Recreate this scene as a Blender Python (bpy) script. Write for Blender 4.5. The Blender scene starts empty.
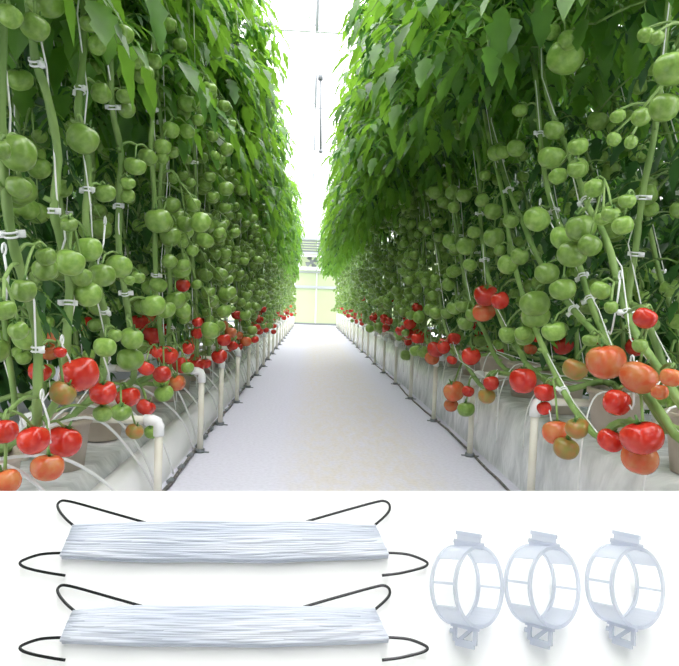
import bpy, math, random
from mathutils import Vector, Matrix, Euler

random.seed(7)
sc = bpy.context.scene
COL = sc.collection
R = math.radians
PI = math.pi

# ------------------------------------------------------------ camera, world, exposure
F = 600.0
CAMZ = 0.75
ROLL = R(2.0)
cam_d = bpy.data.cameras.new('camera')
cam_d.sensor_width = 36.0
cam_d.lens = F / 679 * 36.0
cam_d.clip_start = 0.02
cam_d.clip_end = 200
cam = bpy.data.objects.new('camera', cam_d)
COL.objects.link(cam)
sc.camera = cam
_v = Vector(((311 - 339.5) / F, -(303 - 333) / F, -1)).normalized()
_vr = Matrix.Rotation(ROLL, 3, 'Z') @ _v
_pitch = -math.atan2(_vr.y, math.hypot(_vr.x, _vr.z))
_yaw = math.atan2(-_vr.x, -_vr.z)
CR = (Matrix.Rotation(-_yaw, 3, 'Z') @ Matrix.Rotation(PI / 2 + _pitch, 3, 'X') @ Matrix.Rotation(ROLL, 3, 'Z'))
CP = Vector((0, 0, CAMZ))
cam.matrix_world = Matrix.Translation(CP) @ CR.to_4x4()

world = bpy.data.worlds.new('world')
sc.world = world
world.use_nodes = True
wnt = world.node_tree
bg = wnt.nodes['Background']
# overcast sky: the zenith about twice as bright as the horizon
_tc = wnt.nodes.new('ShaderNodeTexCoord'); _sx = wnt.nodes.new('ShaderNodeSeparateXYZ'); _rp = wnt.nodes.new('ShaderNodeValToRGB')
wnt.links.new(_tc.outputs['Generated'], _sx.inputs[0]); wnt.links.new(_sx.outputs[2], _rp.inputs[0])
_rp.color_ramp.elements[0].color = (0.15, 0.149, 0.155, 1); _rp.color_ramp.elements[1].color = (1.0, 0.965, 1.0, 1)
wnt.links.new(_rp.outputs[0], bg.inputs[0])
bg.inputs[1].default_value = 4.7
sc.view_settings.view_transform = 'Standard'
sc.view_settings.look = 'None'
sc.view_settings.exposure = 0.93
sc.view_settings.gamma = 1.0


def ray(px, py):
    d = CR @ Vector(((px - 339.5) / F, -(py - 333) / F, -1))
    return d


def on_x(px, py, c):
    d = ray(px, py)
    return CP + d * (c / d.x)


def on_y(px, py, Y):
    d = ray(px, py)
    return CP + d * (Y / d.y)


# ------------------------------------------------------------ materials
def new_mat(name):
    m = bpy.data.materials.new(name)
    m.use_nodes = True
    nt = m.node_tree
    return m, nt, nt.nodes['Principled BSDF']


def simple(name, col, rough=0.5, metal=0.0, spec=0.5):
    m, nt, b = new_mat(name)
    b.inputs['Base Color'].default_value = (*col, 1)
    b.inputs['Roughness'].default_value = rough
    b.inputs['Metallic'].default_value = metal
    b.inputs['Specular IOR Level'].default_value = spec
    return m


def noisy(name, c1, c2, scale=8, rough=0.5, rnd=0.0, stretch=(1, 1, 1), spec=0.5, bump=0.0, lo=0.35, hi=0.65):
    m, nt, b = new_mat(name)
    tc = nt.nodes.new('ShaderNodeTexCoord')
    mp = nt.nodes.new('ShaderNodeMapping')
    mp.inputs['Scale'].default_value = stretch
    nz = nt.nodes.new('ShaderNodeTexNoise')
    nz.inputs['Scale'].default_value = scale
    nz.inputs['Detail'].default_value = 3
    rp = nt.nodes.new('ShaderNodeValToRGB')
    rp.color_ramp.elements[0].position = lo
    rp.color_ramp.elements[1].position = hi
    rp.color_ramp.elements[0].color = (*c1, 1)
    rp.color_ramp.elements[1].color = (*c2, 1)
    nt.links.new(tc.outputs['Object'], mp.inputs[0])
    nt.links.new(mp.outputs[0], nz.inputs['Vector'])
    nt.links.new(nz.outputs[0], rp.inputs[0])
    out = rp.outputs[0]
    if rnd:
        oi = nt.nodes.new('ShaderNodeObjectInfo')
        mr = nt.nodes.new('ShaderNodeMapRange')
        mr.inputs[3].default_value = 1 - rnd
        mr.inputs[4].default_value = 1 + rnd
        nt.links.new(oi.outputs['Random'], mr.inputs[0])
        hs = nt.nodes.new('ShaderNodeHueSaturation')
        nt.links.new(mr.outputs[0], hs.inputs['Value'])
        nt.links.new(out, hs.inputs['Color'])
        out = hs.outputs[0]
    nt.links.new(out, b.inputs['Base Color'])
    b.inputs['Roughness'].default_value = rough
    b.inputs['Specular IOR Level'].default_value = spec
    if bump:
        bp = nt.nodes.new('ShaderNodeBump')
        bp.inputs['Strength'].default_value = bump
        bp.inputs['Distance'].default_value = 0.02
        nt.links.new(nz.outputs[0], bp.inputs['Height'])
        nt.links.new(bp.outputs[0], b.inputs['Normal'])
    return m


def leaf_mat(name, c1, c2, tr):
    m = noisy(name, c1, c2, 9, 0.42, 0.22, spec=0.45)
    nt = m.node_tree
    b = nt.nodes['Principled BSDF']
    out = nt.nodes['Material Output']
    t = nt.nodes.new('ShaderNodeBsdfTranslucent')
    mx = nt.nodes.new('ShaderNodeMixShader')
    mx.inputs[0].default_value = 0.38
    t.inputs[0].default_value = (*tr, 1)
    nt.links.new(b.outputs[0], mx.inputs[1])
    nt.links.new(t.outputs[0], mx.inputs[2])
    nt.links.new(mx.outputs[0], out.inputs[0])
    return m


M = {}
M['leaf'] = leaf_mat('leaf_green', (0.032, 0.095, 0.024), (0.115, 0.27, 0.05), (0.34, 0.68, 0.06))
M['leaf2'] = leaf_mat('leaf_deep', (0.018, 0.06, 0.02), (0.055, 0.15, 0.04), (0.07, 0.22, 0.03))
M['stem'] = noisy('stem_green', (0.14, 0.25, 0.06), (0.27, 0.41, 0.12), 14, 0.5, 0.12, stretch=(1, 1, .3))
M['calyx'] = simple('calyx_green', (0.10, 0.22, 0.05), 0.6)
M['green'] = noisy('tomato_green', (0.17, 0.31, 0.05), (0.26, 0.41, 0.09), 5, 0.28, 0.2)
M['olive'] = noisy('tomato_turning', (0.26, 0.24, 0.05), (0.42, 0.17, 0.045), 3, 0.28, 0.1)
M['orange'] = noisy('tomato_orange', (0.60, 0.10, 0.03), (0.56, 0.2, 0.07), 3, 0.25, 0.1)
M['red'] = noisy('tomato_red', (0.50, 0.018, 0.012), (0.6, 0.05, 0.025), 3, 0.2, 0.12)
M['string'] = simple('string_white', (0.86, 0.87, 0.86), 0.6)
M['clip'] = simple('clip_white', (0.86, 0.88, 0.88), 0.35)
M['pipe'] = noisy('pipe_ivory', (0.72, 0.69, 0.58), (0.84, 0.82, 0.73), 7, 0.35, 0.05)
M['fitting'] = simple('fitting_white', (0.86, 0.87, 0.86), 0.3)
M['film'] = noisy('white_film', (0.60, 0.62, 0.64), (0.86, 0.87, 0.89), 8, 0.25, 0, stretch=(1, 1.5, .8), bump=.6)
M['gutter'] = noisy('gutter_white', (0.78, 0.79, 0.80), (0.86, 0.86, 0.86), 5, 0.4, 0, bump=0.15)
M['pot'] = noisy('pot_beige', (0.45, 0.38, 0.30), (0.58, 0.51, 0.43), 8, 0.6, 0.1)
M['soil'] = noisy('soil_dark', (0.012, 0.01, 0.008), (0.04, 0.03, 0.02), 40, 0.9)
M['tube'] = simple('drip_tube_grey', (0.74, 0.75, 0.74), 0.35)
M['hose'] = noisy('hose_dark', (0.06, 0.06, 0.06), (0.22, 0.20, 0.18), 30, 0.6)
M['steel'] = simple('galvanised_steel', (0.50, 0.53, 0.56), 0.45, 0.3)
M['bar'] = simple('glazing_bar', (0.82, 0.84, 0.86), 0.5)
M['dark'] = simple('dark_grey_metal', (0.18, 0.2, 0.21), 0.5)
M['chrome'] = simple('hook_wire_steel', (0.02, 0.02, 0.022), 0.25, 0.3)
M['board'] = simple('board_white', (0.93, 0.93, 0.93), 0.55, 0, 0.2)
M['twine'] = noisy('twine_white', (0.54, 0.58, 0.68), (0.72, 0.745, 0.82), 60, 0.7, 0, stretch=(.2, 3, 3))


def floor_mat():
    m, nt, b = new_mat('floor_sheet')
    tc = nt.nodes.new('ShaderNodeTexCoord')
    sp = nt.nodes.new('ShaderNodeSeparateXYZ')
    nt.links.new(tc.outputs['Object'], sp.inputs[0])
    # trodden strip down the middle of the path: worn, warmer
    ad = nt.nodes.new('ShaderNodeMath'); ad.operation = 'SUBTRACT'; ad.inputs[1].default_value = 0.27
    ab = nt.nodes.new('ShaderNodeMath'); ab.operation = 'ABSOLUTE'
    nt.links.new(sp.outputs[0], ad.inputs[0]); nt.links.new(ad.outputs[0], ab.inputs[0])
    mr = nt.nodes.new('ShaderNodeMapRange')
    mr.inputs[1].default_value = 0.22; mr.inputs[2].default_value = 0.42
    mr.inputs[3].default_value = 1; mr.inputs[4].default_value = 0
    nt.links.new(ab.outputs[0], mr.inputs[0])
    n1 = nt.nodes.new('ShaderNodeTexNoise'); n1.inputs['Scale'].default_value = 22; n1.inputs['Detail'].default_value = 6
    n1.inputs['Roughness'].default_value = 0.7
    n2 = nt.nodes.new('ShaderNodeTexNoise'); n2.inputs['Scale'].default_value = 60; n2.inputs['Detail'].default_value = 2
    mp = nt.nodes.new('ShaderNodeMapping'); mp.inputs['Scale'].default_value = (1, .35, 1)
    nt.links.new(tc.outputs['Object'], mp.inputs[0])
    nt.links.new(mp.outputs[0], n1.inputs['Vector']); nt.links.new(tc.outputs['Object'], n2.inputs['Vector'])
    r1 = nt.nodes.new('ShaderNodeMapRange'); r1.inputs[1].default_value = 0.3; r1.inputs[2].default_value = 0.6
    nt.links.new(n1.outputs[0], r1.inputs[0])
    mu = nt.nodes.new('ShaderNodeMath'); mu.operation = 'MULTIPLY'
    nt.links.new(mr.outputs[0], mu.inputs[0]); nt.links.new(r1.outputs[0], mu.inputs[1])
    mx = nt.nodes.new('ShaderNodeMixRGB')
    mx.inputs[1].default_value = (0.66, 0.655, 0.75, 1)
    mx.inputs[2].default_value = (0.66, 0.62, 0.595, 1)
    nt.links.new(mu.outputs[0], mx.inputs[0])
    m3 = nt.nodes.new('ShaderNodeMixRGB'); m3.blend_type = 'MULTIPLY'; m3.inputs[0].default_value = 0.35
    r2 = nt.nodes.new('ShaderNodeValToRGB')
    r2.color_ramp.elements[0].position = 0.3; r2.color_ramp.elements[0].color = (.75, .75, .75, 1)
    r2.color_ramp.elements[1].position = 0.6
    nt.links.new(n2.outputs[0], r2.inputs[0])
    nt.links.new(mx.outputs[0], m3.inputs[1]); nt.links.new(r2.outputs[0], m3.inputs[2])
    nt.links.new(m3.outputs[0], b.inputs['Base Color'])
    b.inputs['Roughness'].default_value = 0.9
    b.inputs['Specular IOR Level'].default_value = 0.05
    bp = nt.nodes.new('ShaderNodeBump'); bp.inputs['Strength'].default_value = 0.25; bp.inputs['Distance'].default_value = 0.01
    nt.links.new(n1.outputs[0], bp.inputs['Height']); nt.links.new(bp.outputs[0], b.inputs['Normal'])
    return m


M['floor'] = floor_mat()


def glass_mat(name, tint, fac, rough=0.15):
    m = bpy.data.materials.new(name); m.use_nodes = True
    nt = m.node_tree
    for n in list(nt.nodes):
        if n.type == 'BSDF_PRINCIPLED': nt.nodes.remove(n)
    out = nt.nodes['Material Output']
    t = nt.nodes.new('ShaderNodeBsdfTransparent'); t.inputs[0].default_value = (*tint, 1)
    g = nt.nodes.new('ShaderNodeBsdfGlossy'); g.inputs['Roughness'].default_value = rough
    mx = nt.nodes.new('ShaderNodeMixShader'); mx.inputs[0].default_value = fac
    nt.links.new(t.outputs[0], mx.inputs[1]); nt.links.new(g.outputs[0], mx.inputs[2]); nt.links.new(mx.outputs[0], out.inputs[0])
    return m


M['glass'] = glass_mat('glass_clear', (0.97, 0.985, 0.98), 0.04)


def frosted(name, col, tfac):
    m = bpy.data.materials.new(name); m.use_nodes = True
    nt = m.node_tree
    out = nt.nodes['Material Output']
    b = nt.nodes['Principled BSDF']
    b.inputs['Base Color'].default_value = (*col, 1); b.inputs['Roughness'].default_value = 0.25
    t = nt.nodes.new('ShaderNodeBsdfTransparent')
    tl = nt.nodes.new('ShaderNodeBsdfTranslucent'); tl.inputs[0].default_value = (*col, 1)
    m1 = nt.nodes.new('ShaderNodeMixShader'); m1.inputs[0].default_value = 0.45
    nt.links.new(b.outputs[0], m1.inputs[1]); nt.links.new(tl.outputs[0], m1.inputs[2])
    m2 = nt.nodes.new('ShaderNodeMixShader'); m2.inputs[0].default_value = tfac
    nt.links.new(m1.outputs[0], m2.inputs[1]); nt.links.new(t.outputs[0], m2.inputs[2])
    nt.links.new(m2.outputs[0], out.inputs[0])
    return m


M['frost'] = frosted('whitewashed_glass', (0.60, 0.68, 0.46), 0.25)
M['clearclip'] = frosted('milky_clear_plastic', (0.75, 0.785, 0.87), 0.38)


# ------------------------------------------------------------ mesh builder
class MB:
    def __init__(s):
        s.v = []; s.f = []; s.mi = []

    def add(s, vs, fs, mi=0):
        o = len(s.v)
        s.v += [tuple(p) for p in vs]
        s.f += [tuple(i + o for i in f) for f in fs]
        s.mi += [mi] * len(fs)

    def box(s, a, b, mi=0):
        x0, y0, z0 = a; x1, y1, z1 = b
        vs = [(x0, y0, z0), (x1, y0, z0), (x1, y1, z0), (x0, y1, z0), (x0, y0, z1), (x1, y0, z1), (x1, y1, z1), (x0, y1, z1)]
        s.add(vs, [(0, 3, 2, 1), (4, 5, 6, 7), (0, 1, 5, 4), (1, 2, 6, 5), (2, 3, 7, 6), (3, 0, 4, 7)], mi)

    def hexa(s, p, mi=0):   # 8 points, bottom ring then top ring
        s.add(p, [(0, 3, 2, 1), (4, 5, 6, 7), (0, 1, 5, 4), (1, 2, 6, 5), (2, 3, 7, 6), (3, 0, 4, 7)], mi)

    def tube(s, pts, rad, n=6, mi=0, flat=None, cap=True, closed=False):
        pts = [Vector(p) for p in pts]
        L = len(pts)
        if not hasattr(rad, '__len__'): rad = [rad] * L
        vs = []; up = None
        for i, p in enumerate(pts):
            if closed: t = pts[(i + 1) % L] - pts[i - 1]
            else: t = pts[min(i + 1, L - 1)] - pts[max(i - 1, 0)]
            if t.length < 1e-9: t = Vector((0, 0, 1))
            t.normalize()
            if up is None:
                up = Vector((0, 0, 1)) if abs(t.z) < 0.9 else Vector((1, 0, 0))
            a = t.cross(up)
            if a.length < 1e-6: a = t.orthogonal()
            a.normalize(); b = a.cross(t).normalized(); up = b
            for k in range(n):
                an = 2 * PI * k / n
                ra, rb = (rad[i], rad[i]) if flat is None else (rad[i] * flat[0], rad[i] * flat[1])
                vs.append(p + a * math.cos(an) * ra + b * math.sin(an) * rb)
        fs = []
        for i in range(L if closed else L - 1):
            j = (i + 1) % L
            for k in range(n):
                k2 = (k + 1) % n
                fs.append((i * n + k, i * n + k2, j * n + k2, j * n + k))
        if cap and not closed:
            fs.append(tuple(range(n))[::-1]); fs.append(tuple((L - 1) * n + k for k in range(n)))
        s.add(vs, fs, mi)

    def lathe(s, prof, n=16, mi=0, c=(0, 0, 0)):
        vs = []
        for r, z in prof:
            for k in range(n):
                a = 2 * PI * k / n
                vs.append((c[0] + r * math.cos(a), c[1] + r * math.sin(a), c[2] + z))
        fs = []
        for i in range(len(prof) - 1):
            for k in range(n):
                k2 = (k + 1) % n
                fs.append((i * n + k, i * n + k2, (i + 1) * n + k2, (i + 1) * n + k))
        s.add(vs, fs, mi)

    def mesh(s, name, mats, smooth=True):
        me = bpy.data.meshes.new(name)
        me.from_pydata(s.v, [], s.f)
        for m in (mats if isinstance(mats, (list, tuple)) else [mats]): me.materials.append(m)
        if any(s.mi): me.polygons.foreach_set('material_index', s.mi)
        me.polygons.foreach_set('use_smooth', [smooth] * len(me.polygons))
        me.update()
        return me

    def build(s, name, mats, parent=None, smooth=True, loc=None):
        return inst(name, s.mesh(name, mats, smooth), parent, loc)


def inst(name, me, parent=None, loc=None, rot=None, scale=None):
    o = bpy.data.objects.new(name, me)
    COL.objects.link(o)
    if parent is not None: o.parent = parent
    if loc is not None: o.location = loc
    if rot is not None: o.rotation_euler = rot
    if scale is not None: o.scale = (scale,) * 3
    return o


def tag(o, label, cat, group=None, kind=None):
    o['label'] = label; o['category'] = cat
    if group: o['group'] = group
    if kind: o['kind'] = kind
    return o


def struct(o):
    o['kind'] = 'structure'; return o


def empty(name, loc=(0, 0, 0), rot=None):
    return inst(name, None, None, loc, rot)


def smooth_path(pts, k=6):
    pts = [Vector(p) for p in pts]
    out = []
    n = len(pts)
    for i in range(n - 1):
        p0 = pts[max(i - 1, 0)]; p1 = pts[i]; p2 = pts[i + 1]; p3 = pts[min(i + 2, n - 1)]
        for j in range(k):
            t = j / k
            out.append(0.5 * ((2 * p1) + (p2 - p0) * t + (2 * p0 - 5 * p1 + 4 * p2 - p3) * t * t + (-p0 + 3 * p1 - 3 * p2 + p3) * t ** 3))
    out.append(pts[-1])
    return out


U = random.uniform
YEND = 20.6
XL, XR = -0.62, 0.86        # stem lines
# ------------------------------------------------------------ the setting
b = MB(); b.box((-7, -3.5, -0.06), (7, YEND + 0.1, 0))
o = struct(b.build('floor', M['floor'], smooth=False))
o['label'] = 'white woven ground sheet with a worn beige strip along the path'

# gable wall at the far end: kerb, rails, mullions, whitewashed glass
wall = struct(empty('wall_end', (0, YEND, 0)))
b = MB(); b.box((-7, 0, 0), (7, .14, .07)); struct(b.build('kerb', M['dark'], wall, False))
b = MB()
for z, h in ((1.25, .09), (1.78, .05), (2.9, .04), (4.4, .08)): b.box((-7, -.02, z), (7, .06, z + h))
b.build('rail', M['steel'], wall, False)
b = MB()
for i in range(-9, 10): b.box((i * .75 + .15, 0, .07), (i * .75 + .19, .05, 6.2 - .0))
b.build('mullion', M['bar'], wall, False)
b = MB(); b.box((-7, .02, .07), (7, .03, 2.9)); b.build('glazing', M['frost'], wall, False)
b = MB(); b.box((-7, .02, 2.94), (7, .03, 4.4)); b.build('middle_glazing', M['glass'], wall, False)
b = MB(); b.box((-7, .02, 4.48), (7, .03, 6.2)); b.build('upper_glazing', M['glass'], wall, False)
# louvred vent strip and fan over the rail
fan = tag(empty('wall_fan', (-.02, YEND - .35, 1.86)), 'small grey circulation fan box on the end wall above the rail', 'fan')
b = MB(); b.box((-.45, 0, 0), (.45, .3, .1)); b.box((-.45, .0, .44), (.45, .3, .5)); b.box((-.45, 0, .1), (-.38, .3, .44)); b.box((.38, 0, .1), (.45, .3, .44)); b.build('housing', M['bar'], fan, False)
b = MB()
for k in range(4):
    a = k * PI / 2 + .5
    c, s_ = math.cos(a), math.sin(a)
    b.add([(0, .1, .27), (.19 * c - .1 * s_, .07, .27 + .19 * s_ + .1 * c), (.22 * c, .1, .27 + .22 * s_), (.19 * c + .1 * s_, .14, .27 + .19 * s_ - .1 * c)], [(0, 1, 2, 3)])
b.tube([(0, .04, .27), (0, .2, .27)], .07, 10)
b.build('fan_blade', M['dark'], fan, False)
lv = tag(empty('vent_louvre', (-.02, YEND - .3, 2.4)), 'bank of dark horizontal louvre slats high on the end wall', 'vent')
b = MB()
for k in range(5): b.box((-.6, 0, .07 + k * .085), (.6, .08, .115 + k * .085))
b.build('slat', M['dark'], lv, False)
b = MB(); b.box((-.65, -.01, 0), (.65, .1, .06)); b.box((-.65, -.01, .5), (.65, .1, .55)); b.build('frame', M['steel'], lv, False)

# roof: two glass slopes per span on bars, tie bars with posts
def roof_z(x):
    return 6.1 - abs(((x + 3.4) % 6.8) - 3.4) * 0.42

roof = struct(empty('ceiling', (0, 0, 0)))
b = MB(); g = MB()
xs = [-10.2 + .85 * i for i in range(25)]
xs = [x for x in xs if -7 <= x <= 7]
for x in xs:
    b.box((x - .012, -3.5, roof_z(x) - .02), (x + .012, YEND, roof_z(x) + .02))
gx = [-7, -6.8, -3.4, 0, 3.4, 6.8, 7]
for x0, x1 in zip(gx[:-1], gx[1:]):
    g.add([(x0, -3.5, roof_z(x0) + .03), (x1, -3.5, roof_z(x1) + .03), (x1, YEND, roof_z(x1) + .03), (x0, YEND, roof_z(x0) + .03)], [(0, 1, 2, 3)])
b.build('glazing_bar', M['bar'], roof, False)
g.build('glazing', M['glass'], roof, False)
k = 0
for Y in [5.25 + 3.25 * i for i in range(5)]:
    t = tag(empty('roof_tie', (0, Y, 4.5)), ('thin grey roof tie bar crossing above the path, %s' % ('hidden nearest one', 'first and nearest one in view', 'second one with the hanging rod', 'third one from the front', 'farthest one near the end wall')[k]), 'beam', 'roof tie bars over the path')
    b = MB(); b.tube([(-7, 0, 0), (7, 0, 0)], .018, 6); b.build('tie_bar', M['bar'], t)
    for x in (-6.8, -3.4, -.04, 3.4, 6.8):
        b = MB(); b.tube([(x, 0, 0), (x, 0, roof_z(x) - 4.5 - .02)], .02 if x != -.04 else .028, 6); b.build('post', M['steel'], t)
    for x in range(-6, 7, 3):
        b = MB(); b.tube([(x, 0, 0), (x + (1.2 if x < 0 else -1.2), 0, roof_z(x) - 4.6)], .012, 5); b.build('brace', M['bar'], t)
    k += 1
rod = on_y(322, 112, 11.71)
b = MB(); b.tube([(0, 0, -.75), (-.05, 0, .62)], .025, 8); b.tube([(-.05, 0, .6), (-.05, 0, .7)], .05, 8); b.tube([(0, 0, -.77), (0, 0, -.72)], .04, 8)
tag(b.build('hanging_rod', M['dark'], None, True, (rod.x, 11.71, rod.z)), 'dark thin rod hanging from the second roof tie bar', 'rod')

# ------------------------------------------------------------ growing gutters, pots, pipes, hoses
def ridge(name, prof, mat, y0, y1, amp, step=.12):
    b = MB(); n = int((y1 - y0) / step)
    vs = []; m_ = len(prof)
    for i in range(n + 1):
        y = y0 + (y1 - y0) * i / n
        for j, (x, z) in enumerate(prof):
            w = 0 if z <= 0.001 else 1
            vs.append((x + w * U(-amp, amp), y, z + w * U(-amp, amp) * .7))
    fs = [(i * m_ + j, i * m_ + j + 1, (i + 1) * m_ + j + 1, (i + 1) * m_ + j) for i in range(n) for j in range(m_ - 1)]
    b.add(vs, fs)
    b.add(vs[:m_], [tuple(range(m_))]); b.add(vs[-m_:], [tuple(range(m_))])
    return b.build(name, mat)


o = ridge('growing_gutter', [(-.575, 0), (-.60, .13), (-.63, .155), (-.66, .15), (-.66, .0)], M['gutter'], .5, YEND - .5, .002)
tag(o, 'low white raised gutter edge along the left side of the path', 'gutter')
o = ridge('film_covered_slab', [(-.68, 0), (-.685, .12), (-.72, .165), (-.9, .17), (-1.15, .17), (-1.2, .12), (-1.22, 0)], M['film'], .5, YEND - .5, .008)
tag(o, 'long slab wrapped in wrinkled grey-white film under the left row', 'growing slab')
o = ridge('film_covered_slab', [(.90, 0), (.905, .08), (.915, .2), (.94, .3), (.99, .315), (1.2, .31), (1.5, .31), (1.56, .25), (1.58, 0)], M['film'], .5, YEND - .5, .011)
tag(o, 'tall slab wrapped in crinkled shiny white film under the right row', 'growing slab')

# pots
pot_b = MB()
pot_b.lathe([(.0, 0), (.075, 0), (.092, .15), (.1, .15), (.1, .168), (.088, .168), (.084, .14)], 18)
pot_me = pot_b.mesh('pot_body', M['pot'])
soil_b = MB(); soil_b.lathe([(.0001, .148), (.04, .15), (.085, .142)], 14); soil_me = soil_b.mesh('soil', M['soil'])
for side, x, z, y0 in (('left', -.83, .172, 1.1), ('right', 1.1, .316, .69)):
    for i in range(22):
        y = y0 + i * .46
        nm = ('nearest', 'second nearest', 'third nearest')[i] if i < 3 else None
        p = empty('plant_pot', (x + U(-.01, .01), y + U(-.015, .015), z), (0, 0, U(0, 6)))
        lab = '%s beige plant pot with dark soil on the %s slab' % (nm, side) if nm else 'beige plant pot with dark soil further down the %s row' % side
        tag(p, lab, 'plant pot', 'plant pots along the %s row' % side)
        inst('pot_body', pot_me, p); so = inst('soil', soil_me, p); so['kind'] = 'stuff'

# white pipe frames
def pipe_frame(x, y, dirx, label, group, h=.405, w=.46, zb=.17):
    t = tag(empty('pipe_frame', (x, y, 0)), label, 'pipe', group)
    b = MB(); b.tube([(0, 0, 0), (0, 0, h - .03)], .0145, 12); b.build('upright', M['pipe'], t)
    b = MB(); b.tube([(dirx * .035, 0, h), (dirx * w, 0, h)], .0145, 12); b.build('crossbar', M['pipe'], t)
    b = MB(); b.tube([(dirx * w, 0, h - .02), (dirx * w, 0, zb)], .0145, 12); b.build('upright', M['pipe'], t)
    for xx, s_ in ((0, dirx), (dirx * w, -dirx)):
        b = MB()
        b.tube([(xx, 0, h - .055), (xx, 0, h - .02), (xx + s_ * .006, 0, h - .006), (xx + s_ * .02, 0, h), (xx + s_ * .05, 0, h)], .0195, 12)
        b.build('elbow_fitting', M['fitting'], t)
    b = MB(); b.tube([(0, 0, .0), (0, 0, .018)], .024, 10); b.tube([(-.04, .012, .004), (.045, -.01, .004)], .004, 5); b.build('foot', M['dark'], t)


ly = [2.12, 2.94, 3.6, 4.4, 5.2, 6.05, 6.9, 7.7] + [8.6 + .95 * i for i in range(12)]
ry = [2.14, 2.98, 3.88, 4.8, 5.68, 6.6, 7.55, 8.5] + [9.4 + .95 * i for i in range(11)]
for side, ys, x, dx, zb in (('left', ly, -.52, -1, .165), ('right', ry, .83, 1, .305)):
    for i, y in enumerate(ys):
        lab = ('nearest ivory pipe frame with white elbow beside the %s row', 'second nearest ivory pipe frame beside the %s row', 'third nearest ivory pipe frame beside the %s row', 'fourth nearest ivory pipe frame beside the %s row')[i] % side if i < 4 else 'ivory pipe frame further down beside the %s row' % side
        pipe_frame(x, y, dx, lab, 'pipe frames beside the %s row' % side, zb=zb, h=(.32 if i == 0 else .4) if side == 'left' else .42)

# hoses on the floor
b = MB(); pts = [(.845 + .012 * math.sin(y * 2.3) + U(-.004, .004), y, .007) for y in [.6 + .15 * i for i in range(128)]]
b.tube(pts, .006, 6); tag(b.build('floor_cable', M['hose']), 'thin dark cable running on the floor along the right slab', 'cable')
b = MB()
pts = [(-.548 + .01 * math.sin(y * 3.1) + U(-.004, .004), y, .01) for y in [.6 + .15 * i for i in range(128)]]
b.tube(pts, .008, 6)
hose = tag(b.build('irrigation_hose', M['hose']), 'dark irrigation hose with small connectors on the floor beside the left gutter', 'hose')
b = MB()
for i in range(60):
    y = 1 + i * .2; b.tube([(-.548, y, .012), (-.535, y + .02, .022)], .011, 6)
b.build('connector', M['dark'], hose)

# drip tubes
for i in range(26):
    y = 1.15 + i * .27
    b = MB(); yy = y + U(-.1, .1); s_ = U(.0, .1); zt = U(.33, .42); ln = U(.2, .55)
    b.tube(smooth_path([(-.83, y, .33), (-.76, y + .03, zt), (-.66, y + ln * .4, .28 + s_), (-.585, y + ln * .8, .17), (-.548, y + ln, .02)], 5), .0048, 6)
    tag(b.build('drip_tube', M['tube']), ('grey drip tube arching from the nearest left pot down to the hose' if i == 0 else 'grey drip tube arching from a pot to the hose beside the left row'), 'tube', None if i == 0 else 'drip tubes beside the left row')
for i in range(12):
    y = 1.5 + i * .4
    b = MB(); ln = U(-.06, .06)
    b.tube(smooth_path([(1.05, y, .49), (.95, y + .02, U(.46, .52)), (.885, y + ln, .36), (.875 + U(-.01, .01), y + ln * 1.2, U(.1, .2))], 5), .003, 6)
    tag(b.build('drip_tube', M['string']), 'thin white loose string hanging over the film of the right slab', 'string', 'loose strings over the right slab')

# ------------------------------------------------------------ leaves
def leaflet(b, base, d, up, L, W, mi=0, droop=.35, fold=.25):
    d = d.normalized(); s_ = d.cross(up)
    if s_.length < 1e-4: s_ = d.orthogonal()
    s_.normalize(); n = s_.cross(d).normalized()
    ws = (0.06, .78, .62, 1.0, .6, .66, 0.02)
    ts = (0, .18, .3, .42, .6, .72, 1.0)
    vs = []
    for t, w in zip(ts, ws):
        c = base + d * (L * t) - Vector((0, 0, 1)) * (droop * L * t * t)
        jl = 1 + U(-.15, .2); jr = 1 + U(-.15, .2)
        vs += [c - s_ * (W * w * .5 * jl) + n * (fold * W * w * .5), c, c + s_ * (W * w * .5 * jr) + n * (fold * W * w * .5)]
    fs = []
    for i in range(6):
        fs += [(3 * i, 3 * i + 1, 3 * i + 4, 3 * i + 3), (3 * i + 1, 3 * i + 2, 3 * i + 5, 3 * i + 4)]
    b.add(vs, fs, mi)


def compound(b, base, az, L, droop, size, mi, nl=4):
    """one tomato leaf: arching rachis with paired leaflets and a big terminal one"""
    d = Vector((math.cos(az), math.sin(az), U(.05, .5)))
    pts = []; p = base.copy(); v = d.normalized()
    n = 6
    for i in range(n + 1):
        pts.append(p.copy()); p = p + v * (L / n); v = (v + Vector((0, 0, -droop / n * 2.2))).normalized()
    b.tube(pts, [.0035, .0032, .003, .0026, .0022, .0018, .0014], 3, 2, cap=False)
    for i in range(nl):
        t = .3 + .62 * i / nl
        k = t * n; j = int(k); q = pts[j].lerp(pts[min(j + 1, n)], k - j); tn = (pts[min(j + 1, n)] - pts[j]).normalized()
        sd = tn.cross(Vector((0, 0, 1)))
        if sd.length < .1: sd = Vector((-math.sin(az), math.cos(az), 0))
        sd.normalize()
        sz = size * (0.75 + .3 * t) * U(.75, 1.15)
        for s_ in (-1, 1):
            dd = sd * s_ + tn * .55 + Vector((0, 0, U(-.5, .05)))
            leaflet(b, q, dd, Vector((0, 0, 1)) + Vector((U(-.3, .3), U(-.3, .3), 0)), sz, sz * U(.42, .58), mi if random.random() < .8 else 1 - mi, U(.2, .6), U(.1, .45))
    tn = (pts[-1] - pts[-2]).normalized()
    leaflet(b, pts[-1], tn, Vector((math.cos(az), math.sin(az), 1.2)), size * 1.35, size * .85, mi, U(.1, .4), .3)


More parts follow.
